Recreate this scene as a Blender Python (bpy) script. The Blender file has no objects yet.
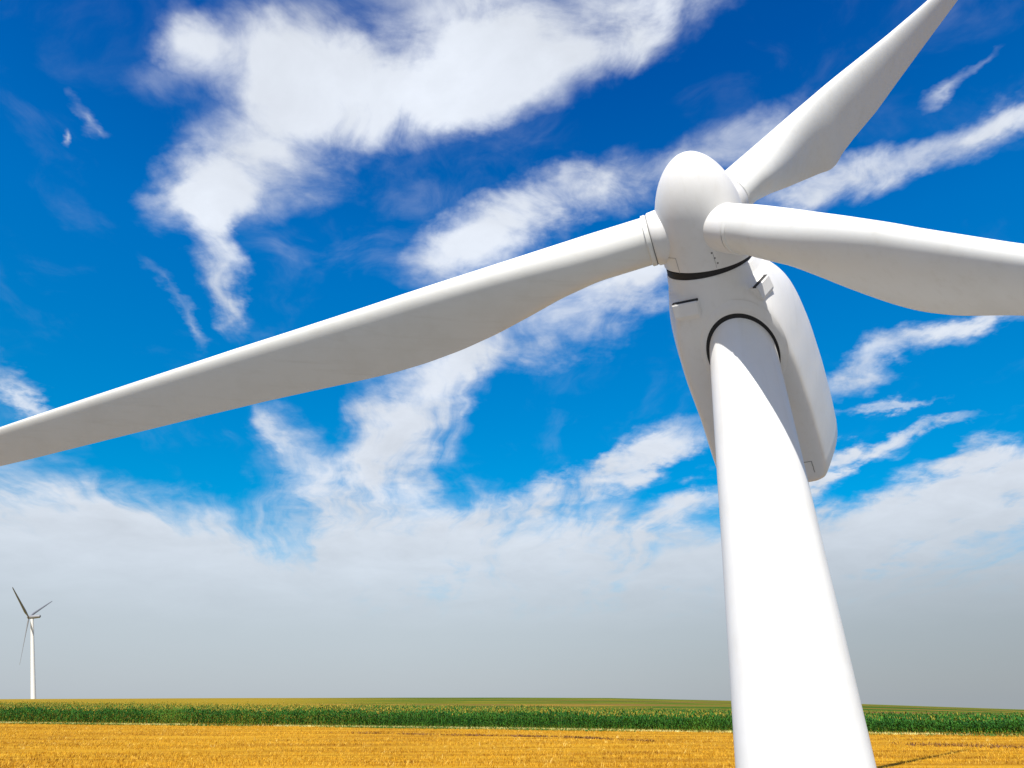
import bpy, bmesh, math, random
import numpy as np
from mathutils import Vector, Matrix

R = math.radians
random.seed(4)
rng = np.random.default_rng(11)
scene = bpy.context.scene
COL = scene.collection

# ------------------------------------------------------------------ camera
cam_d = bpy.data.cameras.new('camera')
cam_d.sensor_width = 36.0
cam_d.lens = 723.5 / 1024 * 36.0
cam_d.clip_start = 0.1
cam_d.clip_end = 30000
cam = bpy.data.objects.new('camera', cam_d)
cam.location = (0, 0, 3.5)
cam.rotation_euler = (R(90 + 23.46), 0, 0)
COL.objects.link(cam)
scene.camera = cam

# ------------------------------------------------------------------ light, exposure
SUN_AZ, SUN_EL = 196.0, 49.0            # degrees clockwise from the +Y axis (view direction); elevation
SKY_STRENGTH = 0.1
sun_d = bpy.data.lights.new('sun', 'SUN')
sun_d.energy = 5.0
sun_d.angle = R(0.5)
sun_d.color = (1.0, 0.955, 0.88)
sun = bpy.data.objects.new('sun', sun_d)
sdir = Vector((math.cos(R(SUN_EL)) * math.sin(R(SUN_AZ)), math.cos(R(SUN_EL)) * math.cos(R(SUN_AZ)), math.sin(R(SUN_EL))))
sun.rotation_euler = sdir.to_track_quat('Z', 'Y').to_euler()
sun.location = sdir * 200
COL.objects.link(sun)

vs = scene.view_settings
vs.view_transform = 'Standard'
vs.look = 'None'
vs.exposure = 0.5
vs.gamma = 1.0
vs.use_curve_mapping = False


class NT:
    """small helper for writing node graphs"""
    def __init__(self, tree):
        self.t = tree
    def n(self, kind, **kw):
        nd = self.t.nodes.new(kind)
        for k, v in kw.items():
            setattr(nd, k, v)
        return nd
    def set(self, sock, v):
        if isinstance(v, bpy.types.NodeSocket):
            self.t.links.new(v, sock)
        elif v is not None:
            sock.default_value = v
    def math(self, op, a, b=None, c=None, clamp=False):
        nd = self.n('ShaderNodeMath', operation=op, use_clamp=clamp)
        self.set(nd.inputs[0], a)
        if b is not None: self.set(nd.inputs[1], b)
        if c is not None: self.set(nd.inputs[2], c)
        return nd.outputs[0]
    def vmath(self, op, a, b=None, scale=None):
        nd = self.n('ShaderNodeVectorMath', operation=op)
        self.set(nd.inputs[0], a)
        if b is not None: self.set(nd.inputs[1], b)
        if scale is not None: self.set(nd.inputs['Scale'], scale)
        return nd.outputs[0] if op not in ('LENGTH', 'DOT_PRODUCT') else nd.outputs['Value']
    def noise(self, vec, scale, detail=4, rough=0.55, dist=0.0, out='Fac', lac=2.0):
        nd = self.n('ShaderNodeTexNoise')
        self.set(nd.inputs['Vector'], vec)
        nd.inputs['Scale'].default_value = scale
        nd.inputs['Detail'].default_value = detail
        nd.inputs['Roughness'].default_value = rough
        nd.inputs['Lacunarity'].default_value = lac
        nd.inputs['Distortion'].default_value = dist
        return nd.outputs[out]
    def mapping(self, vec, loc=(0, 0, 0), rot=(0, 0, 0), scale=(1, 1, 1), kind='POINT'):
        nd = self.n('ShaderNodeMapping', vector_type=kind)
        self.set(nd.inputs['Vector'], vec)
        nd.inputs['Location'].default_value = loc
        nd.inputs['Rotation'].default_value = rot
        nd.inputs['Scale'].default_value = scale
        return nd.outputs[0]
    def smooth(self, v, lo, hi, a=0.0, b=1.0):
        nd = self.n('ShaderNodeMapRange', interpolation_type='SMOOTHSTEP')
        self.set(nd.inputs['Value'], v)
        self.set(nd.inputs['From Min'], lo)
        self.set(nd.inputs['From Max'], hi)
        self.set(nd.inputs['To Min'], a)
        self.set(nd.inputs['To Max'], b)
        return nd.outputs[0]
    def lin(self, v, lo, hi, a=0.0, b=1.0):
        nd = self.n('ShaderNodeMapRange')
        self.set(nd.inputs['Value'], v)
        for k, x in zip(('From Min', 'From Max', 'To Min', 'To Max'), (lo, hi, a, b)):
            self.set(nd.inputs[k], x)
        return nd.outputs[0]
    def mix(self, f, a, b):
        nd = self.n('ShaderNodeMix', data_type='RGBA')
        self.set(nd.inputs[0], f)
        self.set(nd.inputs[6], a if isinstance(a, bpy.types.NodeSocket) else (*a, 1))
        self.set(nd.inputs[7], b if isinstance(b, bpy.types.NodeSocket) else (*b, 1))
        return nd.outputs[2]


# ------------------------------------------------------------------ sky: Nishita air with a layer of wispy clouds
# cloud masses of that day: (azimuth, elevation, half length, half height, tilt) in degrees, density
CLOUDS = [
    (-25.0, 45.7, 9.6, 4.5, 13, 1.05), (-11.6, 45.3, 18.1, 5.1, 12, 1.05), (-21.4, 40.1, 11.0, 6.2, 31, 1.0), (-27.9, 34.4, 5.8, 3.4, 30, 0.95),
    (-26.0, 30.3, 5.7, 2.6, -69, 0.85), (-24.6, 27.0, 3.3, 1.7, -66, 0.5), (3.5, 47.9, 19.6, 4.1, 11, 0.85), (16.5, 49.1, 12.8, 2.5, 6, 0.6),
    (-3.6, 51.4, 21.2, 3.7, 2, 0.55), (-32.0, 44.8, 3.5, 3.0, 14, 0.6), (-31.7, 41.3, 3.2, 2.6, 17, 0.25), (-36.5, 37.5, 1.7, 0.8, -16, 0.55),
    (-35.3, 36.6, 1.8, 0.8, 1, 0.5), (-37.9, 35.3, 0.9, 0.5, -73, 0.5), (-27.6, 25.6, 3.3, 0.7, -46, 0.35), (-30.1, 27.7, 2.8, 0.7, -49, 0.25),
    (-3.0, 34.7, 8.2, 3.4, 20, 0.95), (3.2, 37.3, 7.1, 3.0, 11, 0.7), (9.5, 38.7, 8.6, 3.1, 4, 0.8), (17.3, 40.1, 6.4, 2.1, 4, 0.45),
    (24.6, 40.0, 5.9, 2.1, 4, 0.5), (4.3, 29.1, 13.3, 4.1, 17, 0.95), (11.7, 31.9, 6.2, 3.4, 6, 0.7), (-5.0, 24.9, 7.5, 4.3, 39, 0.85),
    (-8.9, 20.0, 6.2, 5.9, -5, 0.85), (-11.0, 15.6, 7.6, 5.2, -88, 0.85), (-17.5, 17.5, 8.5, 2.5, -43, 0.4), (-14.2, 12.4, 8.4, 3.4, -31, 0.42),
    (-19.7, 19.1, 3.8, 1.0, -44, 0.25), (0.6, 12.8, 11.9, 2.8, 17, 0.45), (7.2, 15.9, 10.5, 1.5, 19, 0.55), (12.6, 18.6, 6.4, 1.8, 25, 0.6),
    (10.1, 12.6, 11.7, 2.5, 13, 0.6), (14.9, 14.6, 6.9, 1.9, 20, 0.5), (-6.5, 11.6, 8.5, 4.2, 20, 0.7), (-36.4, 18.7, 3.1, 1.2, -34, 0.6),
    (-34.6, 17.5, 2.5, 0.9, -32, 0.4), (-32.4, 11.7, 11.8, 3.8, -5, 0.42), (-23.9, 10.3, 13.4, 4.1, -4, 0.36), (-32.9, 8.9, 10.8, 4.4, -3, 0.5),
    (-21.4, 7.4, 16.0, 3.4, 3, 0.5), (30.1, 35.1, 6.4, 2.1, -5, 0.8), (25.3, 35.3, 4.1, 1.1, -4, 0.4), (37.4, 38.9, 2.7, 0.8, 6, 0.6),
    (40.1, 39.3, 1.6, 0.5, 20, 0.4), (38.5, 34.7, 7.8, 1.7, -3, 0.62), (42.0, 35.1, 2.8, 1.6, -6, 0.55), (27.5, 21.9, 4.2, 1.8, 13, 0.8),
    (33.0, 23.4, 5.8, 1.6, 4, 0.85), (36.2, 23.5, 3.6, 0.8, -4, 0.5), (28.0, 19.1, 6.1, 0.6, 5, 0.5), (31.3, 19.1, 3.9, 0.5, 4, 0.4),
    (27.0, 16.0, 5.1, 1.2, 9, 0.75), (31.5, 17.2, 5.1, 0.7, 8, 0.7), (23.8, 15.0, 4.2, 1.3, 14, 0.6), (32.7, 12.8, 9.0, 2.8, 11, 0.85),
    (35.1, 14.4, 5.3, 1.9, 14, 0.7), (27.0, 10.8, 10.4, 3.1, 8, 0.7), (20.1, 9.2, 12.6, 4.2, 5, 0.5), (3.7, 9.4, 15.5, 3.7, 4, 0.5),
]


def build_world():
    w = bpy.data.worlds.new('World')
    scene.world = w
    w.use_nodes = True
    t = w.node_tree
    t.nodes.clear()
    g = NT(t)
    sky = g.n('ShaderNodeTexSky', sky_type='NISHITA')
    sky.sun_disc = False
    sky.sun_elevation = R(SUN_EL)
    sky.sun_rotation = R(SUN_AZ)
    sky.altitude = 100
    sky.air_density = 1.0
    sky.dust_density = 0.6
    sky.ozone_density = 3.0
    hs = g.n('ShaderNodeHueSaturation')
    hs.inputs['Saturation'].default_value = 2.0
    hs.inputs['Value'].default_value = 1.32
    g.set(hs.inputs['Color'], sky.outputs[0])
    d = g.n('ShaderNodeTexCoord').outputs['Generated']
    sx = g.n('ShaderNodeSeparateXYZ')
    g.set(sx.inputs[0], d)
    x, y, z = sx.outputs
    DEG = 180 / math.pi
    az = g.math('MULTIPLY', g.math('ARCTAN2', x, y), DEG)
    el = g.math('MULTIPLY', g.math('ARCSINE', z), DEG)
    g.set(hs.inputs['Hue'], g.lin(el, 12.0, 46.0, 0.488, 0.514))
    g.set(hs.inputs['Value'], g.math('SUBTRACT', g.lin(el, 12.0, 32.0, 0.95, 1.30), g.lin(el, 34.0, 48.0, 0.0, 0.15)))
    blue = hs.outputs[0]
    cx = g.n('ShaderNodeCombineXYZ')
    g.set(cx.inputs[0], az)
    g.set(cx.inputs[1], el)
    p = cx.outputs[0]
    # the layer seen in perspective: position on a flat sheet overhead
    lay = g.vmath('SCALE', d, scale=g.math('DIVIDE', 1.0, g.math('ADD', g.math('MAXIMUM', z, 0.0), 0.22)))
    # ragged edges: big and small displacement of the cloud masses
    w1 = g.vmath('SUBTRACT', g.noise(lay, 2.6, 3, 0.5, out='Color'), (0.5, 0.5, 0.5))
    w2 = g.vmath('SUBTRACT', g.noise(lay, 9.0, 5, 0.6, out='Color'), (0.5, 0.5, 0.5))
    pw = g.vmath('ADD', p, g.vmath('MULTIPLY', w1, (6.0, 4.2, 0.0)))
    pw = g.vmath('ADD', pw, g.vmath('MULTIPLY', w2, (5.2, 4.2, 0.0)))
    tot = None
    for (a, e, lx, ly, tilt, wt) in CLOUDS:
        m = g.mapping(pw, (a, e, 0), (0, 0, R(tilt)), (lx, ly, 1.0), 'TEXTURE')
        gr = g.n('ShaderNodeTexGradient', gradient_type='SPHERICAL')
        g.set(gr.inputs[0], m)
        tot = g.math('MULTIPLY_ADD', gr.outputs['Fac'], wt * 1.42, tot if tot is not None else 0.0)
    # the low bank of haze cloud, thicker towards the horizon
    bank = g.smooth(g.math('SUBTRACT', el, g.math('MULTIPLY', g.math('ABSOLUTE', az), 0.035)), 15.0, 2.0)
    tot = g.math('MULTIPLY_ADD', bank, 1.65, tot)
    # thin veils that mottle the blue
    tot = g.math('MULTIPLY_ADD', g.smooth(g.noise(lay, 1.7, 5, 0.6, 0.5), 0.46, 0.80), 0.20, tot)
    # unseen clouds added all round outside the view, for neutral fill light
    away = g.smooth(g.math('ABSOLUTE', az), 46.0, 70.0)
    rnd = g.smooth(g.noise(lay, 1.1, 4, 0.55), 0.36, 0.62)
    tot = g.math('MULTIPLY_ADD', g.math('MULTIPLY', away, rnd), 1.1, tot)
    # wispy structure, drawn out along the wind (away from the viewer, a little to the left)
    wl = g.vmath('ADD', lay, g.vmath('SCALE', w1, scale=0.30))
    st = g.mapping(g.mapping(wl, rot=(0, 0, R(-8))), scale=(3.4, 0.75, 1.0))
    n1 = g.noise(st, 1.9, 10, 0.60, 0.35)
    n2 = g.noise(wl, 6.0, 10, 0.60, 0.35)
    nn = g.math('ADD', g.math('MULTIPLY', g.math('SUBTRACT', n1, 0.5), g.lin(el, 20.0, 34.0, 1.15, 0.55)), g.math('MULTIPLY', g.math('SUBTRACT', n2, 0.5), g.lin(el, 20.0, 34.0, 0.85, 1.3)))
    amp = g.lin(el, 4.0, 14.0, 0.04, 1.0)
    amp.node.clamp = True
    hik2 = g.lin(el, 20.0, 34.0, 0.0, 0.7)
    hik1 = g.math('SUBTRACT', 1.0, hik2)
    # fibres: the thin parts of the cloud break up into streaks
    fib = g.math('ADD', 0.62, g.math('MULTIPLY', g.smooth(g.math('ADD', g.math('MULTIPLY', n1, hik1), g.math('MULTIPLY', n2, hik2)), 0.32, 0.70), 0.80))
    fib = g.math('ADD', 1.0, g.math('MULTIPLY', g.math('SUBTRACT', fib, 1.0), amp))
    den = g.math('MULTIPLY_ADD', nn, g.math('MULTIPLY', amp, 0.75), g.math('MULTIPLY', tot, fib))
    lo = g.lin(el, 12.0, 32.0, 0.0, 0.03)
    hi = g.lin(el, 12.0, 32.0, 1.42, 1.42)
    cov = g.smooth(den, lo, hi)
    # thin veil that greys the blue lower down
    # cloud light: bright aloft, grey and slightly violet low in the bank
    cr = g.n('ShaderNodeValToRGB')
    g.set(cr.inputs[0], g.lin(el, 0.0, 40.0))
    els = cr.color_ramp.elements
    els[0].position = 0.0; els[0].color = (0.475, 0.53, 0.585, 1)
    els[1].position = 1.0; els[1].color = (0.82, 0.87, 0.95, 1)
    for pos, c in ((0.11, (0.545, 0.605, 0.66)), (0.22, (0.66, 0.72, 0.795)), (0.36, (0.75, 0.80, 0.88))):
        els.new(pos).color = (*c, 1)
    low = g.smooth(el, 16.0, 2.0)
    shade = g.math('SUBTRACT', 1.0, g.math('MULTIPLY', low, g.smooth(az, -12.0, 40.0, 0.0, 0.30)))
    ctone = g.math('ADD', 0.98, g.math('MULTIPLY', g.math('SUBTRACT', g.noise(wl, 4.0, 6, 0.6), 0.5), g.math('MULTIPLY', amp, 0.55)))
    ccol = g.vmath('SCALE', cr.outputs[0], scale=g.math('MULTIPLY', g.math('MULTIPLY', ctone, shade), 0.71 / SKY_STRENGTH))
    ccol = g.mix(g.math('MULTIPLY', away, 0.9), ccol, tuple(v / SKY_STRENGTH for v in (0.28, 0.28, 0.275)))  # the added clouds are dim grey, to cut blue fill
    col = g.mix(g.math('MULTIPLY', cov, 0.96), blue, ccol)
    bg = g.n('ShaderNodeBackground')
    g.set(bg.inputs['Color'], col)
    bg.inputs['Strength'].default_value = SKY_STRENGTH
    out = g.n('ShaderNodeOutputWorld')
    t.links.new(bg.outputs[0], out.inputs[0])
    w.cycles.sampling_method = 'MANUAL'
    w.cycles.sample_map_resolution = 512


build_world()


# ------------------------------------------------------------------ materials
def new_mat(name):
    m = bpy.data.materials.new(name)
    m.use_nodes = True
    g = NT(m.node_tree)
    b = m.node_tree.nodes['Principled BSDF']
    return m, g, b


def white_paint(name, base, rough, streak_axis):
    """gel coat / coated steel: near white, faint dirt clouds and rain streaks along one axis, fine unevenness"""
    m, g, b = new_mat(name)
    co = g.n('ShaderNodeTexCoord').outputs['Object']
    sc = [2.2, 2.2, 2.2]
    sc[streak_axis] = 0.12
    a = g.smooth(g.noise(g.mapping(co, scale=tuple(sc)), 2.0, 5, 0.6), 0.50, 0.80)
    c = g.smooth(g.noise(co, 0.7, 5, 0.65), 0.42, 0.75)
    f = g.math('MULTIPLY', g.math('MULTIPLY_ADD', a, 0.6, g.math('MULTIPLY', c, 0.5)), 0.75, clamp=True)
    g.set(b.inputs['Base Color'], g.mix(f, base, tuple(v * k for v, k in zip(base, (0.87, 0.855, 0.82)))))
    g.set(b.inputs['Roughness'], g.lin(g.noise(co, 3.0, 4), 0.3, 0.7, rough - 0.06, rough + 0.08))
    bp = g.n('ShaderNodeBump')
    bp.inputs['Strength'].default_value = 0.05
    bp.inputs['Distance'].default_value = 0.03
    g.set(bp.inputs['Height'], g.noise(co, 1.6, 3))
    g.set(b.inputs['Normal'], bp.outputs[0])
    return m


M_TOWER = white_paint('tower_paint', (0.82, 0.815, 0.79), 0.42, 2)
M_GEL = white_paint('gel_coat', (0.79, 0.785, 0.765), 0.36, 2)
M_BLADE = white_paint('blade_coat', (0.78, 0.783, 0.748), 0.40, 0)


def plain(name, col, rough=0.6, var=0.25, scale=4.0, metal=0.0):
    m, g, b = new_mat(name)
    co = g.n('ShaderNodeTexCoord').outputs['Object']
    g.set(b.inputs['Base Color'], g.mix(g.noise(co, scale, 4, 0.6), tuple(c * (1 - var) for c in col), tuple(min(1, c * (1 + var)) for c in col)))
    b.inputs['Roughness'].default_value = rough
    b.inputs['Metallic'].default_value = metal
    return m


M_BLACK = plain('black_rubber', (0.012, 0.012, 0.013), 0.7)
M_GREY = plain('grey_sealant', (0.20, 0.20, 0.195), 0.6)
M_LINE = plain('panel_joint', (0.30, 0.30, 0.29), 0.6)
M_FARWHITE = plain('far_turbine_paint', (0.78, 0.78, 0.77), 0.45, 0.04)
M_FARSHADE = plain('far_blade_shade', (0.22, 0.225, 0.24), 0.5, 0.15)  # blades and nacelle coloured dark grey to stand for their shade
M_CONCRETE = plain('concrete', (0.42, 0.41, 0.39), 0.9, 0.18, 1.5)


# ------------------------------------------------------------------ object helpers
def link(o):
    COL.objects.link(o)
    return o


def mesh_obj(name, verts, faces, mats, parent=None, smooth=True, origin=(0, 0, 0), sharp=None, midx=None):
    me = bpy.data.meshes.new(name)
    v = np.asarray(verts, float) - np.asarray(origin, float)
    me.from_pydata(v.tolist(), [], [list(map(int, f)) for f in faces])
    for m in (mats if isinstance(mats, (list, tuple)) else [mats]):
        me.materials.append(m)
    if midx is not None:
        me.polygons.foreach_set('material_index', np.asarray(midx, dtype=np.int32))
    bm = bmesh.new(); bm.from_mesh(me)
    bmesh.ops.recalc_face_normals(bm, faces=bm.faces)
    bm.to_mesh(me); bm.free()
    if smooth:
        me.polygons.foreach_set('use_smooth', [True] * len(me.polygons))
        if sharp is not None:
            me.set_sharp_from_angle(angle=R(sharp))
    me.update()
    o = link(bpy.data.objects.new(name, me))
    if parent is not None:
        o.parent = parent
    return o


def fast_mesh(name, verts, quads, mats, midx=None, smooth=False):
    """large meshes of quads straight from arrays"""
    me = bpy.data.meshes.new(name)
    n, q = len(verts), len(quads)
    me.vertices.add(n)
    me.vertices.foreach_set('co', np.ascontiguousarray(verts, dtype=np.float32).ravel())
    me.loops.add(q * 4)
    me.loops.foreach_set('vertex_index', np.ascontiguousarray(quads, dtype=np.int32).ravel())
    me.polygons.add(q)
    me.polygons.foreach_set('loop_start', np.arange(0, q * 4, 4, dtype=np.int32))
    me.polygons.foreach_set('loop_total', np.full(q, 4, dtype=np.int32))
    for m in mats:
        me.materials.append(m)
    if midx is not None:
        me.polygons.foreach_set('material_index', np.ascontiguousarray(midx, dtype=np.int32))
    if smooth:
        me.polygons.foreach_set('use_smooth', np.ones(q, dtype=bool))
    me.update(calc_edges=True)
    return link(bpy.data.objects.new(name, me))


def unit(v):
    v = np.asarray(v, float)
    return v / np.linalg.norm(v)


def loft(rings, cap0=True, cap1=True):
    """rings: list of (k,3) arrays -> verts, faces"""
    k = len(rings[0])
    V = np.concatenate(rings)
    F = []
    for i in range(len(rings) - 1):
        for j in range(k):
            a, b = i * k + j, i * k + (j + 1) % k
            F.append((a, b, b + k, a + k))
    if cap0: F.append(tuple(range(k))[::-1])
    if cap1: F.append(tuple(range((len(rings) - 1) * k, len(rings) * k)))
    return V, F


def ring(c, ax, ay, ra, rb=None, k=64):
    rb = ra if rb is None else rb
    th = np.linspace(0, 2 * np.pi, k, endpoint=False)[:, None]
    return np.asarray(c) + np.cos(th) * ra * np.asarray(ax) + np.sin(th) * rb * np.asarray(ay)


def frame_of(d, hint=(0, 0, 1)):
    d = unit(d)
    if abs(d @ np.asarray(hint, float)) > 0.999:
        hint = (1, 0, 0)
    a = unit(np.cross(hint, d))
    return d, a, np.cross(d, a)


def revolve(c, d, prof, k=72, cap0=False, cap1=False):
    """prof: (t, r) along d"""
    d, a, b = frame_of(d)
    rings = [ring(np.asarray(c) + d * t, a, b, max(r, 1e-4), k=k) for t, r in prof]
    return loft(rings, cap0, cap1)


def tube(path, r, k=8, closed=False):
    P = np.asarray(path, float)
    n = len(P)
    rings = []
    for i in range(n):
        if closed:
            d = P[(i + 1) % n] - P[i - 1]
        else:
            d = P[min(i + 1, n - 1)] - P[max(i - 1, 0)]
        d = unit(d)
        h = (0, 0, 1) if abs(d[2]) < 0.9 else (1, 0, 0)
        _, a, b = frame_of(d, h)
        rings.append(ring(P[i], a, b, r, k=k))
    V, F = loft(rings, not closed, not closed)
    if closed:
        for j in range(k):
            a, b = (n - 1) * k + j, (n - 1) * k + (j + 1) % k
            F.append((a, b, (j + 1) % k, j))
    return V, F


def empty(name, loc):
    o = link(bpy.data.objects.new(name, None))
    o.location = loc
    o.empty_display_size = 0.5
    return o


def tag(o, label=None, cat=None, group=None, kind=None):
    if label: o['label'] = label
    if cat: o['category'] = cat
    if group: o['group'] = group
    if kind: o['kind'] = kind
    return o


# ------------------------------------------------------------------ ground
def ground_h(x, y):
    """flat farmland that swells into a low rise far off and falls away to the right"""
    x = np.asarray(x, float); y = np.asarray(y, float)
    r = np.hypot(x, y)
    az = np.degrees(np.arctan2(x, y))
    e = np.interp(az, [-180, -60, -33, -18, -1, 7, 13.4, 24, 33, 45, 90, 180],
                  [-.3, -.15, -.07, -.0, .03, .0, -.13, -.39, -.70, -.9, -.6, -.3])
    crest = 3.5 + 520 * np.tan(np.radians(e))
    t = np.clip((r - 135) / (520 - 135), 0, 1)
    s = t * t * (3 - 2 * t)
    h = crest * s
    h = h - np.clip(r - 520, 0, None) * 0.012 * np.clip((r - 520) / 200, 0, 1)
    und = 0.05 * np.sin(x * 0.045 + 1.3) * np.sin(y * 0.06) * np.clip((r - 40) / 60, 0, 1)
    return h + und


def corn_edge(x):
    """distance (y) of the front row of maize at sideways position x"""
    return np.interp(x, [-260, -78, -22.6, 0, 21.1, 51.4, 260], [187, 123.2, 106.3, 99.6, 91.3, 81.8, 20.0])


def build_ground():
    ths = np.radians(np.concatenate([np.linspace(-60, 60, 241), np.linspace(64, 296, 59)]))
    rad = np.concatenate([[0.0], np.linspace(4, 100, 33), np.linspace(106, 540, 66), np.geomspace(560, 9000, 24)])
    V = [(0, 0, 0)]
    k = len(ths)
    for r in rad[1:]:
        x, y = r * np.sin(ths), r * np.cos(ths)
        V += list(zip(x, y, ground_h(x, y)))
    F = [(0, 1 + j, 1 + (j + 1) % k) for j in range(k)]
    for i in range(len(rad) - 2):
        for j in range(k):
            a, b = 1 + i * k + j, 1 + i * k + (j + 1) % k
            F.append((a, a + k, b + k, b))
    m, g, b = new_mat('farmland')
    P = g.n('ShaderNodeNewGeometry').outputs['Position']
    sx = g.n('ShaderNodeSeparateXYZ'); g.set(sx.inputs[0], P)
    X, Y, Z = sx.outputs
    # golden stubble: pale straw, ochre stems, some brown soil, in long swaths
    sw = g.mapping(P, rot=(0, 0, R(9)), scale=(0.10, 1.0, 1.0))
    swath = g.noise(sw, 0.55, 5, 0.6)
    fine = g.noise(g.mapping(P, scale=(1.0, 0.7, 1.0)), 5.0, 6, 0.7)
    c1 = g.mix(g.smooth(swath, 0.36, 0.64), (0.26, 0.10, 0.003), (0.50, 0.26, 0.012))
    c2 = g.mix(g.smooth(fine, 0.40, 0.72), c1, (0.54, 0.31, 0.03))
    c3 = g.mix(g.smooth(g.noise(sw, 1.7, 6, 0.65), 0.60, 0.75), c2, (0.20, 0.085, 0.012))
    # the crops on the rise beyond: long strips of green, olive, ripe yellow and brown
    st = g.mapping(P, rot=(0, 0, R(-7)), scale=(0.0022, 0.030, 0.0))
    s1 = g.noise(st, 1.0, 3, 0.5)
    s2 = g.noise(g.mapping(P, loc=(40, 9, 0), rot=(0, 0, R(-4)), scale=(0.008, 0.034, 0.0)), 1.7, 4, 0.6)
    f1 = g.mix(g.smooth(s1, 0.44, 0.53), (0.026, 0.085, 0.007), (0.11, 0.13, 0.008))
    f2 = g.mix(g.smooth(s2, 0.55, 0.66), f1, (0.30, 0.19, 0.014))
    f3 = g.mix(g.smooth(g.noise(st, 2.3, 3, 0.55), 0.56, 0.64), f2, (0.21, 0.085, 0.03))
    left = g.smooth(g.math('DIVIDE', X, g.math('MAXIMUM', Y, 1.0)), -0.10, -0.34)
    f4 = g.mix(g.math('MULTIPLY', left, 0.75), f3, (0.32, 0.205, 0.014))
    edge = g.math('ADD', g.math('MULTIPLY', X, -0.31), 99.0)
    far = g.smooth(g.math('SUBTRACT', Y, edge), 0.0, 6.0)
    # unseen ground behind the pad made dark soil, to cut warm bounce light
    soil = g.mix(g.noise(P, 0.8, 5, 0.65), (0.055, 0.042, 0.030), (0.11, 0.085, 0.06))
    c3 = g.mix(g.smooth(Y, 14.0, 11.0), c3, soil)
    g.set(b.inputs['Base Color'], g.vmath('SCALE', g.mix(far, c3, f4), scale=1.0))
    b.inputs['Roughness'].default_value = 1.0
    b.inputs['Specular IOR Level'].default_value = 0.05
    bp = g.n('ShaderNodeBump'); bp.inputs['Strength'].default_value = 0.6; bp.inputs['Distance'].default_value = 0.12
    g.set(bp.inputs['Height'], fine); g.set(b.inputs['Normal'], bp.outputs[0])
    o = mesh_obj('ground', V, F, m)
    tag(o, 'farmland of golden stubble running to a low green rise on the horizon', 'ground', kind='structure')


def build_bounce_pad():
    """gravel pad added round the turbine, out of view, to keep bounce light neutral"""
    m, g, b = new_mat('gravel')
    P = g.n('ShaderNodeNewGeometry').outputs['Position']
    vo = g.n('ShaderNodeTexVoronoi'); g.set(vo.inputs['Vector'], P); vo.inputs['Scale'].default_value = 14
    c = g.mix(vo.outputs['Color'], (0.13, 0.128, 0.122), (0.21, 0.206, 0.195))
    g.set(b.inputs['Base Color'], g.mix(g.smooth(g.noise(P, 0.4, 5), 0.5, 0.7), c, (0.15, 0.145, 0.13)))
    b.inputs['Roughness'].default_value = 0.95
    bp = g.n('ShaderNodeBump'); bp.inputs['Strength'].default_value = 0.7; bp.inputs['Distance'].default_value = 0.04
    g.set(bp.inputs['Height'], vo.outputs['Distance']); g.set(b.inputs['Normal'], bp.outputs[0])
    th = np.linspace(0, 2 * np.pi, 160, endpoint=False)
    sup = (np.abs(np.cos(th)) ** 5 + np.abs(np.sin(th)) ** 5) ** (-1 / 5)
    wob = 1 + 0.012 * np.sin(th * 13) + 0.01 * np.sin(th * 29 + 1)
    x = 46 * sup * wob * np.cos(th); y = -12 + 50.0 * sup * wob * np.sin(th)
    V = [(0, -12, 0.012)] + list(zip(x, y, np.full_like(x, 0.012)))
    F = [(0, 1 + i, 1 + (i + 1) % 160) for i in range(160)]
    o = mesh_obj('gravel_bounce_pad', V, F, m)
    tag(o, 'unseen gravel pad added round the turbine foot for neutral bounce light', 'hardstanding', kind='structure')


build_ground()
build_bounce_pad()

# ------------------------------------------------------------------ the near wind turbine
P0 = np.array([6.41667652, 20.0358263, 16.52705654])        # centre of the joint between hub and nacelle
HUB = np.array([6.00222858, 19.16865715, 17.35264723])       # where the blade axes meet
N = unit([-0.38694877, -0.66752158, 0.63614903])             # rotor axis, towards the nose
UP = unit(np.cross(N, np.cross([0, 0, 1], N)))               # nacelle's own up
SR = unit(np.cross(UP, N))                                   # nacelle's own right (seen from the front)
if SR[0] < 0: SR = -SR
TX, TY = 7.345, 20.73
BASE = np.array([TX, TY, 0.0])
HD = 1.6                                                    # axis to belly

turbine = empty('wind_turbine', BASE)
tag(turbine, 'large white wind turbine close up, its parked blades reaching out of view', 'wind turbine')


def tpart(name, V, F, mat, parent=None, **kw):
    return mesh_obj(name, V, F, mat, parent or turbine, origin=BASE, **kw)


def tower_r(z):
    return 1.74 + (1.02 - 1.74) * (z - 0.9) / 12.67


def tower_x(z):
    return TX + 0.085 * (1 - np.clip(z / 13.0, 0, 1))


def belly_z(x, y):
    """height of the belly plane above (x, y)"""
    q = P0 - UP * HD
    return q[2] - ((x - q[0]) * UP[0] + (y - q[1]) * UP[1]) / UP[2]


# tower: tapered tube up into the nacelle
zs = np.concatenate([[0.25], np.linspace(0.6, 13.9, 28), [14.3, 14.7]])
V, F = loft([ring((tower_x(z), TY, z), (1, 0, 0), (0, 1, 0), tower_r(z), k=96) for z in zs])
tower = tpart('tower', V, F, M_TOWER, sharp=40)
# foundation ring and door (below the view, but there when one steps back)
V, F = revolve((TX, TY, 0.0), (0, 0, 1), [(-0.2, 2.5), (0.20, 2.5), (0.25, 2.45), (0.25, 1.70)], k=96, cap0=True, cap1=True)
tpart('foundation', V, F, M_CONCRETE, sharp=30)
for zf in (0.31,):
    V, F = revolve((TX, TY, zf), (0, 0, 1), [(-0.06, 1.0), (-0.06, 1.90), (0.02, 1.90), (0.02, 1.0)], k=96)
    tpart('base_flange', V, F, M_TOWER, tower, sharp=30)


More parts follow.
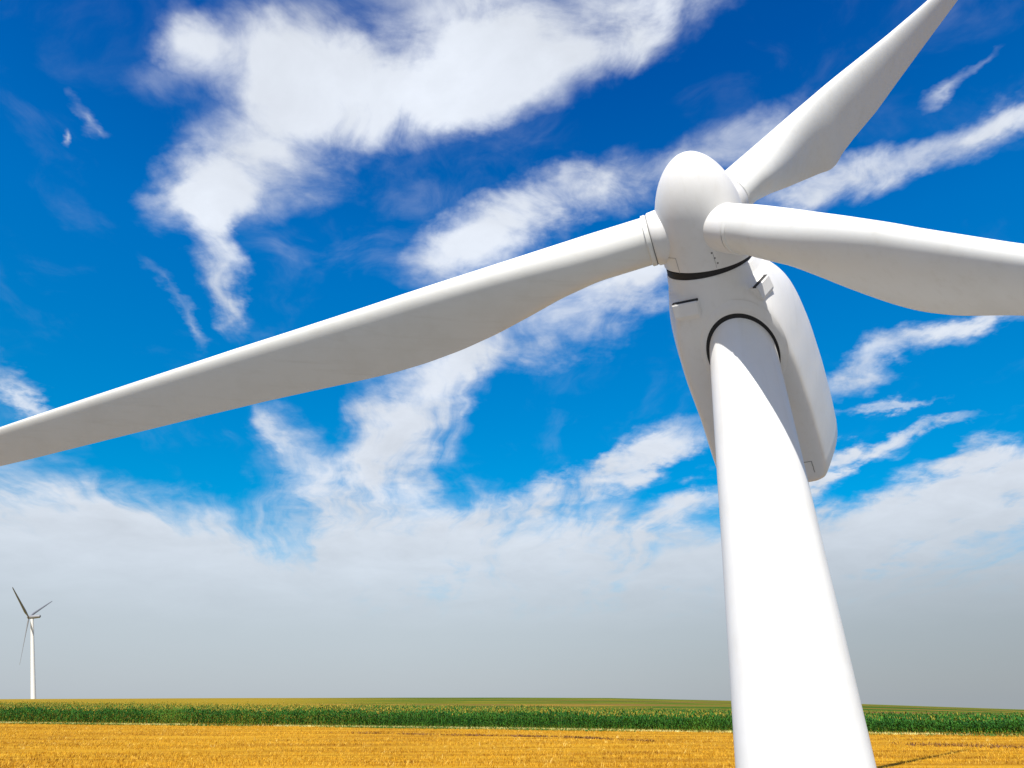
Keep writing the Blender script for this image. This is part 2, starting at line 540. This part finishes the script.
# nacelle: lofted body along -N, round at the hub joint, then flat bellied with sides that lean out
PLANES = [((0, -1), 'd'), ((0.966, -0.259), 's'), ((-0.966, -0.259), 's'), ((1, 0), 'w'), ((-1, 0), 'w'), ((0, 1), 'u'), ((0.70, 0.714), 'c'), ((-0.70, 0.714), 'c')]
NAC = [  # t, half width, up, down, boxiness, sideways
    (0.03, 1.20, 1.20, 1.20, 0.0, 0.0), (0.04, 1.38, 1.38, 1.37, 0.0, 0.0), (0.10, 1.41, 1.41, 1.40, 0.0, 0.01), (0.5, 1.56, 1.58, 1.48, 0.30, 0.04),
    (0.9, 1.78, 1.78, 1.56, 0.62, 0.06), (1.5, 2.02, 1.98, 1.61, 0.90, 0.09), (2.3, 2.16, 2.12, 1.62, 0.96, 0.12), (3.5, 2.25, 2.19, 1.62, 1.0, 0.15),
    (5.0, 2.26, 2.22, 1.62, 1.0, 0.19), (6.5, 2.28, 2.20, 1.61, 1.0, 0.16), (7.4, 2.26, 2.15, 1.60, 1.0, 0.14), (7.8, 2.22, 2.10, 1.56, 1.0, 0.13),
    (8.02, 2.12, 2.0, 1.47, 1.0, 0.12), (8.16, 1.95, 1.85, 1.34, 1.0, 0.11), (8.23, 1.70, 1.6, 1.12, 1.0, 0.11)]


def nac_interp(t):
    a = np.array(NAC)
    return [np.interp(t, a[:, 0], a[:, i]) for i in range(1, 6)]


def nac_radius(th, w, hu, hd, box):
    """distance from the axis to the skin in direction th (0 = right, 90 = up)"""
    ux, uy = np.cos(th), np.sin(th)
    hv = np.where(uy > 0, hu, hd)
    rc = 1 / np.sqrt((ux / w) ** 2 + (uy / hv) ** 2)
    acc = 0
    for (nx, ny), k in PLANES:
        dd = {'d': hd, 'w': w, 'u': hu, 's': 0.925 * w, 'c': 0.88 * (w * .70 + hu * .714)}[k]
        acc = acc + np.maximum(0, (ux * nx + uy * ny) / dd) ** 15
    return rc * (1 - box) + acc ** (-1 / 15) * box


def sec(t, w, hu, hd, box, off, k=144):
    th = np.linspace(0, 2 * np.pi, k, endpoint=False)
    r = nac_radius(th, w, hu, hd, box)
    x, y = r * np.cos(th), r * np.sin(th)
    # the front edge is cut parallel to the joint of the hub
    D = unit(N + unit([-0.2455, -0.7197, 0.648]))
    cut = -(x * (D @ SR) + y * (D @ UP)) / (D @ N) * np.clip(1 - t / 0.9, 0, 1)
    return (P0 - N * t + SR * off) + x[:, None] * SR + y[:, None] * UP + cut[:, None] * N


def smooth_stations():
    a = np.array(NAC)
    ts = np.unique(np.concatenate([a[:, 0], np.linspace(0.12, 7.8, 60)]))
    out = []
    for t in ts:
        if 0.5 < t < 7.4:
            q = np.mean([nac_interp(t + dt) for dt in np.linspace(-0.35, 0.35, 9)], axis=0)
        else:
            q = nac_interp(t)
        out.append((t, *q))
    return out


V, F = loft([sec(*st_) for st_ in smooth_stations()])
nacelle = tpart('nacelle', V, F, M_GEL, sharp=50)


def nac_surface(t, x_side):
    """point and outward normal on the belly of the nacelle at station t, sideways offset x_side"""
    w, hu, hd, box, off = nac_interp(t)
    th = np.linspace(np.pi, 2 * np.pi, 721)
    r = nac_radius(th, w, hu, hd, box)
    xs, ys = r * np.cos(th), r * np.sin(th)
    i = int(np.clip(np.argmin(np.abs(xs - (x_side - off))), 4, 716))
    p = P0 - N * t + SR * (off + xs[i]) + UP * ys[i]
    tx, ty = xs[i + 4] - xs[i - 4], ys[i + 4] - ys[i - 4]
    n = unit(ty * SR - tx * UP)
    if n @ UP > 0 and n @ (SR * np.sign(xs[i])) < 0: n = -n
    return p, n


def vent(t, xs, w, l, turn, hf=0.12, mouth=0.07, lift=0.03):
    """scooped air vent: hood open towards the nose with a black mouth"""
    p, n = nac_surface(t, xs)
    fwd = unit(N - n * (N @ n))
    sd = np.cross(fwd, n)
    fwd, sd = unit(fwd * math.cos(turn) + sd * math.sin(turn)), unit(sd * math.cos(turn) - fwd * math.sin(turn))
    bm = bmesh.new()
    hb = 0.03
    pts = []
    for (a, h, ww) in ((l / 2, hf * 0.45, w / 2), (-l / 2 * 0.35, hf, w / 2 * 0.97), (-l / 2, hb, w / 2 * 0.8)):
        pts += [p + fwd * a - sd * ww - n * 0.25, p + fwd * a - sd * ww + n * h, p + fwd * a + sd * ww + n * h, p + fwd * a + sd * ww - n * 0.25]
    vs_ = [bm.verts.new(q) for q in pts]
    for i in range(2):
        for j in range(4):
            bm.faces.new([vs_[i * 4 + j], vs_[i * 4 + (j + 1) % 4], vs_[i * 4 + 4 + (j + 1) % 4], vs_[i * 4 + 4 + j]])
    bm.faces.new(vs_[:4]); bm.faces.new(vs_[8:])
    bmesh.ops.recalc_face_normals(bm, faces=bm.faces)
    bmesh.ops.bevel(bm, geom=bm.edges[:], offset=0.025, segments=2, affect='EDGES')
    V = [v.co[:] for v in bm.verts]; F = [[v.index for v in f.verts] for f in bm.faces]
    bm.free()
    hood = tpart('vent', V, F, M_GEL, nacelle, sharp=35)
    # mouth: dark recess in front of the hood, following the skin
    rows = []
    for k in np.linspace(-0.5, 0.5, 9):
        for a in (l / 2 - 0.05, l / 2 + mouth):
            q0 = p + fwd * a + sd * (w * 0.96 * k)
            rows.append((q0 + n * lift, q0 - n * 0.09))
    V = [r[0] for r in rows] + [r[1] for r in rows]
    m = len(rows)
    F = [(2 * i, 2 * i + 1, 2 * i + 3, 2 * i + 2) for i in range(8)]
    F += [(2 * i + m, 2 * i + 2 + m, 2 * i + 3 + m, 2 * i + 1 + m) for i in range(8)]
    F += [(2 * i, 2 * i + 2, 2 * i + 2 + m, 2 * i + m) for i in range(8)] + [(2 * i + 1, 2 * i + 1 + m, 2 * i + 3 + m, 2 * i + 3) for i in range(8)]
    F += [(0, m, m + 1, 1), (16, 17, m + 17, m + 16)]
    tpart('vent_mouth', V, F, M_BLACK, hood, smooth=False)


vent(0.90, -0.80, 0.86, 0.62, R(0), 0.17, 0.03)
vent(1.02, 1.52, 0.84, 0.62, R(-2), 0.13, 0.015, 0.02)


def seam(pts, r, mat, name='panel_seam', parent=None, closed=False):
    V, F = tube(pts, r, 6, closed)
    return tpart(name, V, F, mat, parent or nacelle)


# hatch outline on the belly at the tail
hp = []
for (t, xs) in [(7.15, 1.00), (7.15, 1.52), (7.62, 1.52)]:
    hp.append((t, xs))
line = []
for (t0, x0), (t1, x1) in zip(hp[:-1], hp[1:]):
    for k in np.linspace(0, 1, 8):
        p, n = nac_surface(t0 + (t1 - t0) * k, x0 + (x1 - x0) * k)
        line.append(p + n * 0.004)
seam(line, 0.013, M_LINE, 'hatch_seam')
# raised collar where the tower enters the belly, and the black gap round the tower
def oblique(rad, dz, k=96):
    th = np.linspace(0, 2 * np.pi, k, endpoint=False)
    x = TX + rad * np.cos(th); y = TY + rad * np.sin(th)
    z = belly_z(x, y) + dz
    return np.stack([x, y, z], 1)


rt = 1.02
col_rings = [oblique(rt + 0.34, 0.10), oblique(rt + 0.27, -0.01), oblique(rt + 0.21, -0.04), oblique(rt + 0.13, -0.05), oblique(rt + 0.085, -0.04), oblique(rt + 0.085, 0.4)]
V, F = loft(col_rings, False, False)
tpart('yaw_collar', V, F, M_GEL, nacelle, sharp=40)
V, F = loft([oblique(rt + 0.087, -0.03), oblique(rt + 0.087, 0.03), oblique(rt - 0.08, 0.03), oblique(rt - 0.08, -0.03)], False, False)
for j in range(96):
    F.append((3 * 96 + j, 3 * 96 + (j + 1) % 96, (j + 1) % 96, j))
tpart('yaw_seal', V, F, M_BLACK, nacelle, sharp=40)

# hub: domed spinner, black gap behind it
SA = unit([-0.315, -0.697, 0.644])
prof = [(0.045, 1.18), (0.05, 1.36), (0.07, 1.40), (0.4, 1.345), (1.0, 1.35), (1.6, 1.335), (2.0, 1.29), (2.35, 1.21), (2.65, 1.10), (2.9, 0.97), (3.1, 0.83), (3.28, 0.66), (3.42, 0.48), (3.52, 0.30), (3.57, 0.14), (3.58, 0.0)]
tt = np.array(prof)
tf = np.concatenate([[0.045, 0.05, 0.07], np.linspace(0.2, 2.6, 30), np.linspace(2.65, 3.58, 40)])
pr = [(t, np.interp(t, tt[:, 0], tt[:, 1])) for t in tf]
# smooth dome: ellipse-like beyond 1.4
pr = []
for t in tf:
    if t < 0.07: r = np.interp(t, tt[:, 0], tt[:, 1])
    elif t < 1.0: r = 1.40 - 0.02 * t
    else: r = 1.38 * (max(0.0, 1 - ((t - 1.0) / 2.6) ** 2.15)) ** 0.55
    pr.append((t, r))
pr = [(t * 3.5 / 3.58, r) for t, r in pr]
pr[-1] = (3.52, 0.0)
SB = unit([-0.2455, -0.7197, 0.648])                          # square to the joint with the nacelle
PS = P0 + N * 0.10
rings = []
for t, r in pr:
    k = min(1.0, t / 1.6)
    _, a, b = frame_of(unit(SB * (1 - k) + SA * k))
    rings.append(ring(PS + SA * t, a, b, max(r, 1e-4), k=96))
V, F = loft(rings, True, False)
hub = tpart('spinner', V, F, M_GEL, sharp=60)
V, F = revolve(PS, unit(N + SB), [(-0.13, 1.0), (-0.13, 1.36), (0.09, 1.36), (0.09, 1.0)], k=96)
tpart('hub_gap_ring', V, F, M_BLACK, sharp=40)


def on_spinner(t, ang):
    d, a, b = frame_of(SA)
    r = 1.40 - 0.01 * t
    n = a * math.cos(ang) + b * math.sin(ang)
    return PS + SA * t + n * r, n


# which way round the spinner faces the camera
cv = unit(np.array([0, 0, 3.5]) - HUB)
_d, _a, _b = frame_of(SA)
ANG0 = math.atan2(cv @ _b, cv @ _a)
RIGHT = 1 if (on_spinner(0.5, ANG0 + 0.3)[0] - on_spinner(0.5, ANG0)[0])[0] > 0 else -1


def spin_line(pts, r=0.008, mat=None):
    P = []
    for (t0, a0), (t1, a1) in zip(pts[:-1], pts[1:]):
        for k in np.linspace(0, 1, 10):
            p, n = on_spinner(t0 + (t1 - t0) * k, ANG0 + RIGHT * (a0 + (a1 - a0) * k))
            P.append(p + n * 0.002)
    seam(P, r, mat or M_LINE, 'panel_seam', hub)


spin_line([(0.62, -1.25), (0.62, -0.75), (0.10, -0.72)], 0.006)
spin_line([(0.62, 0.20), (0.62, 0.55)], 0.006)
spin_line([(0.62, 0.12), (0.10, 0.14)], 0.004)
for (t, a) in ((0.60, 0.10), (0.42, 0.14), (0.24, 0.18)):
    p, n = on_spinner(t, ANG0 + RIGHT * a)
    V, F = revolve(p - n * 0.02, n, [(0, 0.028), (0.028, 0.028), (0.034, 0.02), (0.034, 0)], k=12)
    tpart('bolt_head', V, F, M_GREY, hub)

# ---- blades
BL = {
    # direction, pitch (turn of the chord about the blade), [(r, leading edge, trailing edge)]
    'a': (unit([-0.9338, 0.3318, -0.134]), 0.0,
          [(1.35, -.78, .78), (3.6, -.80, .80), (5.0, -.80, 1.02), (6.3, -.80, 1.33), (7.6, -.80, 1.60), (9.0, -.80, 1.80), (10.4, -.79, 1.90), (11.8, -.77, 1.91), (13.2, -.76, 1.83), (15, -.75, 1.70), (17, -.75, 1.57), (20, -.72, 1.42), (24, -.68, 1.25), (28.5, -.62, 1.08), (30.5, -.58, .98), (31.6, -.40, .70), (32.1, -.15, .35), (32.3, 0.0, .12)]),
    'b': (unit([0.36829, -0.71197, -0.59788]), 0.0,
          [(1.35, -.74, .70), (2.6, -.76, .70), (4.2, -.71, .84), (5.0, -.67, 1.05), (5.8, -.64, 1.28), (6.5, -.60, 1.43), (7.2, -.56, 1.54), (7.9, -.49, 1.58), (8.8, -.43, 1.50), (10.1, -.34, 1.21), (11.5, -.29, 1.02), (14, -.27, .85), (17.5, -.25, .62), (20, -.2, .45), (21.2, -.1, .25), (21.6, .02, .08)]),
    'c': (unit([0.6187, 0.2645, 0.7398]), 0.0,
          [(1.35, -.76, .74), (3.0, -.75, .70), (4.4, -.74, 1.0), (5.8, -.73, 1.38), (7.2, -.72, 1.72), (8.6, -.71, 2.06), (9.4, -.70, 2.30), (10.1, -.69, 2.32), (10.7, -.68, 2.18), (12.2, -.64, 2.08), (15.0, -.54, 2.0), (18, -.44, 1.74), (22, -.36, 1.42), (28, -.30, .95), (30.5, -.24, .70), (31.6, -.15, .4), (32.1, -.06, .16), (32.3, .0, .06)]),
}


ROOT = {'a': (1.55, 0.82), 'b': (2.0, 0.71), 'c': (1.75, 0.80)}       # where each root ring sits, its radius


def airfoil(u, k=48):
    """closed section, chord 0..1, unit thickness; blends circle (u=0) to airfoil (u=1)"""
    th = np.linspace(0, 2 * np.pi, k, endpoint=False)
    cx = 0.5 - 0.5 * np.cos(th)                      # 0 leading .. 1 trailing
    circ = 0.5 * np.sin(th)
    x = np.clip(cx, 0, 1)
    yt = 5 * (0.2969 * np.sqrt(x) - 0.1260 * x - 0.3516 * x ** 2 + 0.2843 * x ** 3 - 0.1015 * x ** 4)
    foil = np.where(th <= np.pi, yt, -yt * 0.72)
    return cx, circ * (1 - u) + foil * u


def thick_of(r):
    return np.interp(r, [1.3, 3.4, 5, 7, 10, 14, 20, 28, 31, 32.3], [1.54, 1.52, 1.36, 1.12, 0.86, 0.66, 0.47, 0.30, 0.20, 0.05])


def build_blade(key):
    d, pitch, tab = BL[key]
    a = np.array(tab)
    ce = unit(-N - d * (-N @ d))                       # towards the trailing edge
    te = np.cross(d, ce)
    ce, te = ce * math.cos(pitch) + te * math.sin(pitch), te * math.cos(pitch) - ce * math.sin(pitch)
    L = a[-1, 0]
    rs = np.unique(np.concatenate([np.linspace(1.35, 14, 70), np.linspace(14.3, L - 1.5, 46), np.linspace(L - 1.3, L, 8)]))
    rings = []
    for r in rs:
        q = np.mean([[np.interp(r + dr, a[:, 0], a[:, 1]), np.interp(r + dr, a[:, 0], a[:, 2])] for dr in np.linspace(-0.3, 0.3, 9)], axis=0) if 2.5 < r < L - 2.5 else np.array([np.interp(r, a[:, 0], a[:, 1]), np.interp(r, a[:, 0], a[:, 2])])
        le, tr = q
        u = np.clip((r - 3.2) / 5.5, 0, 1); u = u * u * (3 - 2 * u)
        cx, cy = airfoil(u)
        th_ = thick_of(r * 32.3 / L if r > 14 else r)
        if key == 'b': th_ *= 0.92
        tw = R(np.interp(r, [3, 10, 20, 36], [0, 0, 2.0, 5.0])) * (1 if key != 'b' else 0.5)
        c2 = ce * math.cos(tw) + te * math.sin(tw)
        t2 = te * math.cos(tw) - ce * math.sin(tw)
        rings.append(HUB + d * r + (le + (tr - le) * cx)[:, None] * c2 + (cy * th_)[:, None] * t2)
    V, F = loft(rings, True, True)
    bl = tpart('blade', V, F, M_BLADE, sharp=50)
    # fairing out of the spinner with a dark joint, then the root ring of the blade
    r0, q = ROOT[key]
    f_ = 0.035 if key == 'b' else 0.08
    V, F = revolve(HUB, d, [(0.6, q + f_), (r0 - .25, q + f_ * .8), (r0 - .04, q + f_ * .6), (r0, q + .01), (r0, 0.4)], k=72)
    tpart('root_fairing', V, F, M_GEL, hub, sharp=40)
    V, F = revolve(HUB, d, [(r0 + .004, 0.4), (r0 + .004, q), (r0 + .03, q), (r0 + .03, 0.4)], k=72)
    tpart('root_gap', V, F, M_GREY, bl, sharp=40)
    V, F = revolve(HUB, d, [(r0 + .034, 0.4), (r0 + .034, q + .005), (r0 + .05, q + .02), (r0 + .17, q + .018), (r0 + .195, q - .015), (r0 + .195, 0.4)], k=72)
    tpart('root_ring', V, F, M_BLADE, bl, sharp=40)
    return bl


for key in 'abc':
    build_blade(key)


# ------------------------------------------------------------------ the far wind turbine
def far_turbine():
    ax, dist = R(-31.2), 700.0
    bx, by = dist * math.sin(ax), dist * math.cos(ax)
    bz = float(ground_h(bx, by)) - 0.3
    px = dist / math.cos(ax) * 0 + 1.0
    org = np.array([bx, by, bz])
    root = empty('wind_turbine', org)
    tag(root, 'small distant white wind turbine standing beyond the maize at the left', 'wind turbine')
    hz = 61.6
    # tower
    view = unit([bx, by, 0])
    right = unit(np.cross(view, [0, 0, 1]))
    axis = unit(np.array([0, 0, 1]) * math.cos(FAR_LEAN) - right * math.sin(FAR_LEAN))
    ht = (hz - bz) / axis[2]
    V, F = revolve(org, axis, [(0, 1.75), (ht - 1.5, 1.05)], k=32, cap0=True, cap1=True)
    mesh_obj('tower', V, F, M_FARWHITE, root, origin=org, sharp=40)
    # nacelle axis turned 60 degrees from the line of sight; hub on the left, tail to the right
    nose = -view * math.cos(R(63)) + right * math.sin(R(63))
    nose = unit(nose * math.cos(R(5)) + np.array([0, 0, 1]) * math.sin(R(5)))
    nose = -nose                                        # rotor on the left, tail to the right
    c = org + axis * ht
    _, a, b = frame_of(nose)
    rings = [ring(c + nose * t, a, b, w, h, k=20) for t, w, h in ((-6.2, 0.7, 0.8), (-5.8, 1.1, 1.2), (-2, 1.35, 1.4), (1.2, 1.3, 1.35), (1.5, 1.1, 1.1))]
    V, F = loft(rings)
    mesh_obj('nacelle', V, F, M_FARSHADE, root, origin=org, sharp=40)
    V, F = revolve(c, nose, [(1.55, 1.1), (2.3, 1.2), (3.1, 0.85), (3.7, 0.3), (3.8, 0)], k=20, cap0=True)
    mesh_obj('spinner', V, F, M_FARSHADE, root, origin=org)
    hc = c + nose * 2.3
    sd = unit(np.cross([0, 0, 1], -nose))
    upv = np.cross(-nose, sd)
    for ang in FAR_ANG:
        d = sd * math.cos(R(ang)) + upv * math.sin(R(ang))
        w = unit(np.cross(d, nose) * 0.85 + nose * 0.5)
        t = np.cross(d, w)
        L = FAR_L
        rings = []
        for f_, ch, th_ in ((0.02, 1.1, 1.1), (0.08, 1.3, 1.1), (0.2, 2.3, 0.8), (0.45, 1.8, 0.5), (0.75, 1.3, 0.3), (0.96, 0.8, 0.2), (1.0, 0.3, 0.1)):
            rings.append(ring(hc + d * L * f_ + w * ch * 0.15, w, t, ch * 0.40, th_ / 2, k=12))
        V, F = loft(rings)
        mesh_obj('blade', V, F, M_FARSHADE, root, origin=org)


FAR_LEAN = R(13.5)          # tower tilted sideways on purpose, to appear upright in the camera view
FAR_L = 35.0
FAR_ANG = (27, 147, 267)
far_turbine()


# ------------------------------------------------------------------ maize
def leaf_mat(name, c0, c1, c2, scale):
    m, g, b = new_mat(name)
    P = g.n('ShaderNodeNewGeometry').outputs['Position']
    n1 = g.noise(P, scale, 4, 0.6)
    n2 = g.noise(P, scale * 0.07, 4, 0.6)
    c = g.mix(g.smooth(n1, 0.35, 0.65), c0, c1)
    g.set(b.inputs['Base Color'], g.vmath('SCALE', g.mix(g.smooth(n2, 0.50, 0.70), c, c2), scale=1.1))
    b.inputs['Roughness'].default_value = 0.6
    b.inputs['Specular IOR Level'].default_value = 0.2
    return m


M_LEAF = leaf_mat('maize_leaf', (0.008, 0.055, 0.006), (0.045, 0.16, 0.012), (0.075, 0.17, 0.014), 1.6)
M_TASSEL = leaf_mat('maize_tassel', (0.34, 0.24, 0.03), (0.50, 0.34, 0.04), (0.20, 0.22, 0.02), 0.9)


def strips(base, dirs, length, width, droop, seg, up0, z_off=None):
    """vectorised curved leaf strips. base (n,3), dirs (n,) angle; returns verts, quads"""
    n = len(base)
    s = np.linspace(0, 1, seg + 1)
    hx, hy = np.cos(dirs), np.sin(dirs)
    out = np.zeros((n, seg + 1, 2, 3))
    for i, t in enumerate(s):
        hor = length * t * np.cos(up0) * (1 - 0.15 * t)
        ver = length * (t * np.sin(up0) - droop * t * t)
        cxyz = base + np.stack([hx * hor, hy * hor, ver], 1)
        w = width * (1 - t ** 2.2) * (0.55 + 0.9 * t * (1 - t) * 2) + 0.003
        off = np.stack([-hy * w / 2, hx * w / 2, w * 0.12], 1)
        out[:, i, 0] = cxyz - off
        out[:, i, 1] = cxyz + off
    V = out.reshape(-1, 3)
    idx = (np.arange(n) * (seg + 1) * 2)[:, None] + (np.arange(seg) * 2)[None]
    Q = np.stack([idx, idx + 1, idx + 3, idx + 2], -1).reshape(-1, 4)
    return V, Q


def build_maize():
    Vs, Qs, Ms = [], [], []
    off = 0
    def add(V, Q, m):
        nonlocal off
        Vs.append(V); Qs.append(Q + off); Ms.append(np.full(len(Q), m)); off += len(V)
    X, Y, full = [], [], []
    # front rows, dense
    for row in range(5):
        x = np.arange(-125, 100, 0.27)
        x = x + rng.normal(0, 0.06, len(x))
        X.append(x); Y.append(corn_edge(x) + row * 0.75 + rng.normal(0, 0.10, len(x))); full.append(np.ones(len(x), bool))
    # the field behind: only its tops show
    dep = 4.5
    while dep < 60:
        stp = 0.48 + dep * 0.008
        x = np.arange(-130, 105, stp); x = x + rng.normal(0, 0.15, len(x))
        X.append(x); Y.append(corn_edge(x) + dep + rng.normal(0, 0.2, len(x))); full.append(np.zeros(len(x), bool))
        dep += 1.25 + dep * 0.02
    X = np.concatenate(X); Y = np.concatenate(Y); full = np.concatenate(full)
    H = 2.18 * (1 + rng.normal(0, 0.085, len(X))) * (1 + 0.06 * np.sin(X * 0.31) * np.sin(X * 0.083 + 1))
    H *= np.interp(X, [-80, -20, 5, 30, 60], [0.96, 0.92, 0.85, 0.68, 0.60]) * (1 + 0.05 * np.sin(X * 0.9 + 2 * np.sin(X * 0.21)))
    Z = ground_h(X, Y)
    B = np.stack([X, Y, Z], 1)
    # stalks (front rows)
    f = full
    nf = f.sum()
    w = 0.03
    for ang in (0.3, 1.9):
        ox, oy = math.cos(ang) * w / 2, math.sin(ang) * w / 2
        b0 = B[f]; t0 = b0 + np.stack([rng.normal(0, .04, nf), rng.normal(0, .04, nf), H[f]], 1)
        V = np.stack([b0 - [ox, oy, 0], b0 + [ox, oy, 0], t0 + [ox * .5, oy * .5, 0], t0 - [ox * .5, oy * .5, 0]], 1).reshape(-1, 3)
        add(V, np.arange(nf * 4).reshape(-1, 4), 0)
    # leaves
    for fullrow, count, z0 in ((True, 11, 0.08), (False, 5, 0.62)):
        sel = full == fullrow
        n = sel.sum()
        phase = rng.uniform(0, 6.28, n)
        for i in range(count):
            fr = z0 + (0.97 - z0) * (i + rng.uniform(0, .8, n)) / count
            b = B[sel] + np.stack([np.zeros(n), np.zeros(n), H[sel] * fr], 1)
            ln = rng.uniform(0.6, 1.05, n) * (0.75 + 0.35 * np.sin(fr * 3.0))
            V, Q = strips(b, phase + i * 2.6 + rng.normal(0, .35, n), ln, rng.uniform(.09, .14, n), rng.uniform(.45, 1.0, n), 3 if fullrow else 2, rng.uniform(.7, 1.25, n))
            add(V, Q, 0)
    # tassels
    kt = rng.uniform(0, 1, len(X)) < np.interp(X, [-40, 10, 35], [1.0, 0.75, 0.22])
    B, H = B[kt], H[kt]
    n = len(B)
    top = B + np.stack([np.zeros(n), np.zeros(n), H * 0.97], 1)
    for i in range(4):
        V, Q = strips(top, rng.uniform(0, 6.28, n), rng.uniform(.22, .38, n), np.full(n, .038), rng.uniform(.0, .35, n), 2, rng.uniform(.9, 1.5, n))
        add(V, Q, 1)
    o = fast_mesh('maize_crop', np.concatenate(Vs), np.concatenate(Qs), [M_LEAF, M_TASSEL], np.concatenate(Ms))
    tag(o, 'field of dark green maize with yellow tassels edging the stubble', 'maize', kind='stuff')


build_maize()

# ------------------------------------------------------------------ straw stubble, verge grass, weeds
def straw_mat(name, dark, mid, pale):
    m, g, b = new_mat(name)
    P = g.n('ShaderNodeNewGeometry').outputs['Position']
    sw = g.mapping(P, rot=(0, 0, R(9)), scale=(0.07, 0.55, 0.0))
    n1 = g.noise(sw, 0.9, 6, 0.62)
    n2 = g.noise(g.mapping(P, scale=(0.5, 1.0, 0.0)), 1.3, 6, 0.7)
    c = g.mix(g.smooth(n1, 0.38, 0.55), dark, mid)
    c = g.mix(g.smooth(n2, 0.48, 0.68), c, pale)
    g.set(b.inputs['Base Color'], g.vmath('SCALE', c, scale=1.0))
    b.inputs['Roughness'].default_value = 0.75
    b.inputs['Specular IOR Level'].default_value = 0.15
    return m


M_STRAW = straw_mat('straw', (0.21, 0.080, 0.004), (0.54, 0.285, 0.014), (0.68, 0.45, 0.08))
M_PALESTRAW = straw_mat('pale_straw', (0.50, 0.30, 0.04), (0.60, 0.40, 0.07), (0.66, 0.50, 0.18))
M_PALE = leaf_mat('dry_grass', (0.50, 0.46, 0.14), (0.62, 0.58, 0.24), (0.40, 0.42, 0.10), 2.0)
M_WEED = leaf_mat('green_weed', (0.03, 0.10, 0.012), (0.07, 0.16, 0.02), (0.10, 0.13, 0.02), 2.0)
M_BROWN = leaf_mat('brown_weed', (0.10, 0.045, 0.015), (0.20, 0.09, 0.03), (0.28, 0.15, 0.04), 2.0)


def tufts(name, X, Y, hmin, hmax, width, per, mat, label, cat, lean=(0.9, 1.5)):
    n = len(X)
    Vs, Qs, off = [], [], 0
    B = np.stack([X, Y, ground_h(X, Y)], 1)
    for i in range(per):
        b = B + np.stack([rng.normal(0, .06, n), rng.normal(0, .06, n), np.zeros(n)], 1)
        V, Q = strips(b, rng.uniform(0, 6.28, n), rng.uniform(hmin, hmax, n), np.full(n, width), rng.uniform(0, .4, n), 2, rng.uniform(*lean, n))
        Vs.append(V); Qs.append(Q + off); off += len(V)
    o = fast_mesh(name, np.concatenate(Vs), np.concatenate(Qs), [mat])
    tag(o, label, cat, kind='stuff')


# stubble in drilled rows with gaps, standing between the gravel and the maize
n = 95000
u = rng.uniform(0, 1, n)
Y = 40 + u ** 1.15 * 86
X = rng.uniform(-1, 1, n) * (Y * 0.80 + 6)
Yr = np.round((Y + 0.16 * X) / 0.40) * 0.40 - 0.16 * X + rng.normal(0, 0.07, n)
keep = (Yr < corn_edge(X) - 1.4) & (np.sin(X * .16 + Yr * .7) + np.sin(Yr * 1.25 - X * .05) + np.sin(X * .05 - Yr * .33) + rng.normal(0, .8, n) > -0.7)
tufts('straw_stubble', X[keep], Yr[keep], 0.07, 0.27, 0.026, 3, M_STRAW, 'short golden straw stubble standing across the harvested field', 'stubble')
n = 1500
Y = 42 + rng.uniform(0, 1, n) * 60
X = rng.uniform(-1, 1, n) * (Y * 0.75 + 4)
k = (Y < corn_edge(X) - 2) & (np.sin(X * .13 + 1) + np.sin(Y * .21) + rng.normal(0, .6, n) > 0.2)
tufts('loose_straw', X[k], Y[k], 0.25, 0.55, 0.03, 6, M_PALESTRAW, 'pale loose straw lying in wisps on the golden stubble', 'straw', (0.05, 1.1))
n = 6200
X = rng.uniform(-125, 100, n)
k = np.sin(X * .21) + np.sin(X * .071 + 1) + rng.normal(0, .9, n) > -1.0
tufts('dry_grass', X[k], (corn_edge(X) - 1.2 + rng.normal(0, .35, n))[k], 0.12, 0.34, 0.035, 5, M_PALE, 'thin pale line of dry grass along the foot of the maize', 'grass')
n = 4800
X = rng.uniform(-125, 100, n)
k = np.sin(X * .26) + np.sin(X * .10 + 2) + rng.normal(0, .7, n) > -0.3
tufts('green_weeds', X[k], (corn_edge(X) - 2.8 + rng.normal(0, .6, n))[k], 0.12, 0.36, 0.05, 5, M_WEED, 'low green weeds between the dry grass and the stubble', 'weeds')
# the brown line of old weeds crossing the stubble, and the patch at the right
n = 1700
s = rng.uniform(0, 1, n)
X1 = np.interp(s, [0, .6, 1], [-20, 4.7, 12.5]); Y1 = np.interp(s, [0, .6, 1], [88, 79, 71]) + rng.normal(0, .5, n)
k = rng.uniform(0, 1, n) < np.interp(s, [0, .25, .5, .9, 1], [.15, .5, 1, .8, .2]) * (0.6 + 0.4 * np.sin(X1 * 1.1))
X2 = rng.normal(36.6, 2.4, 260); Y2 = 63.5 - 0.55 * (X2 - 36.6) + rng.normal(0, 1.1, 260)
tufts('brown_weeds', np.concatenate([X1[k], X2]), np.concatenate([Y1[k], Y2]), 0.10, 0.30, 0.055, 5, M_BROWN, 'dead brown weeds along a furrow crossing the golden stubble', 'weeds', (0.4, 1.3))
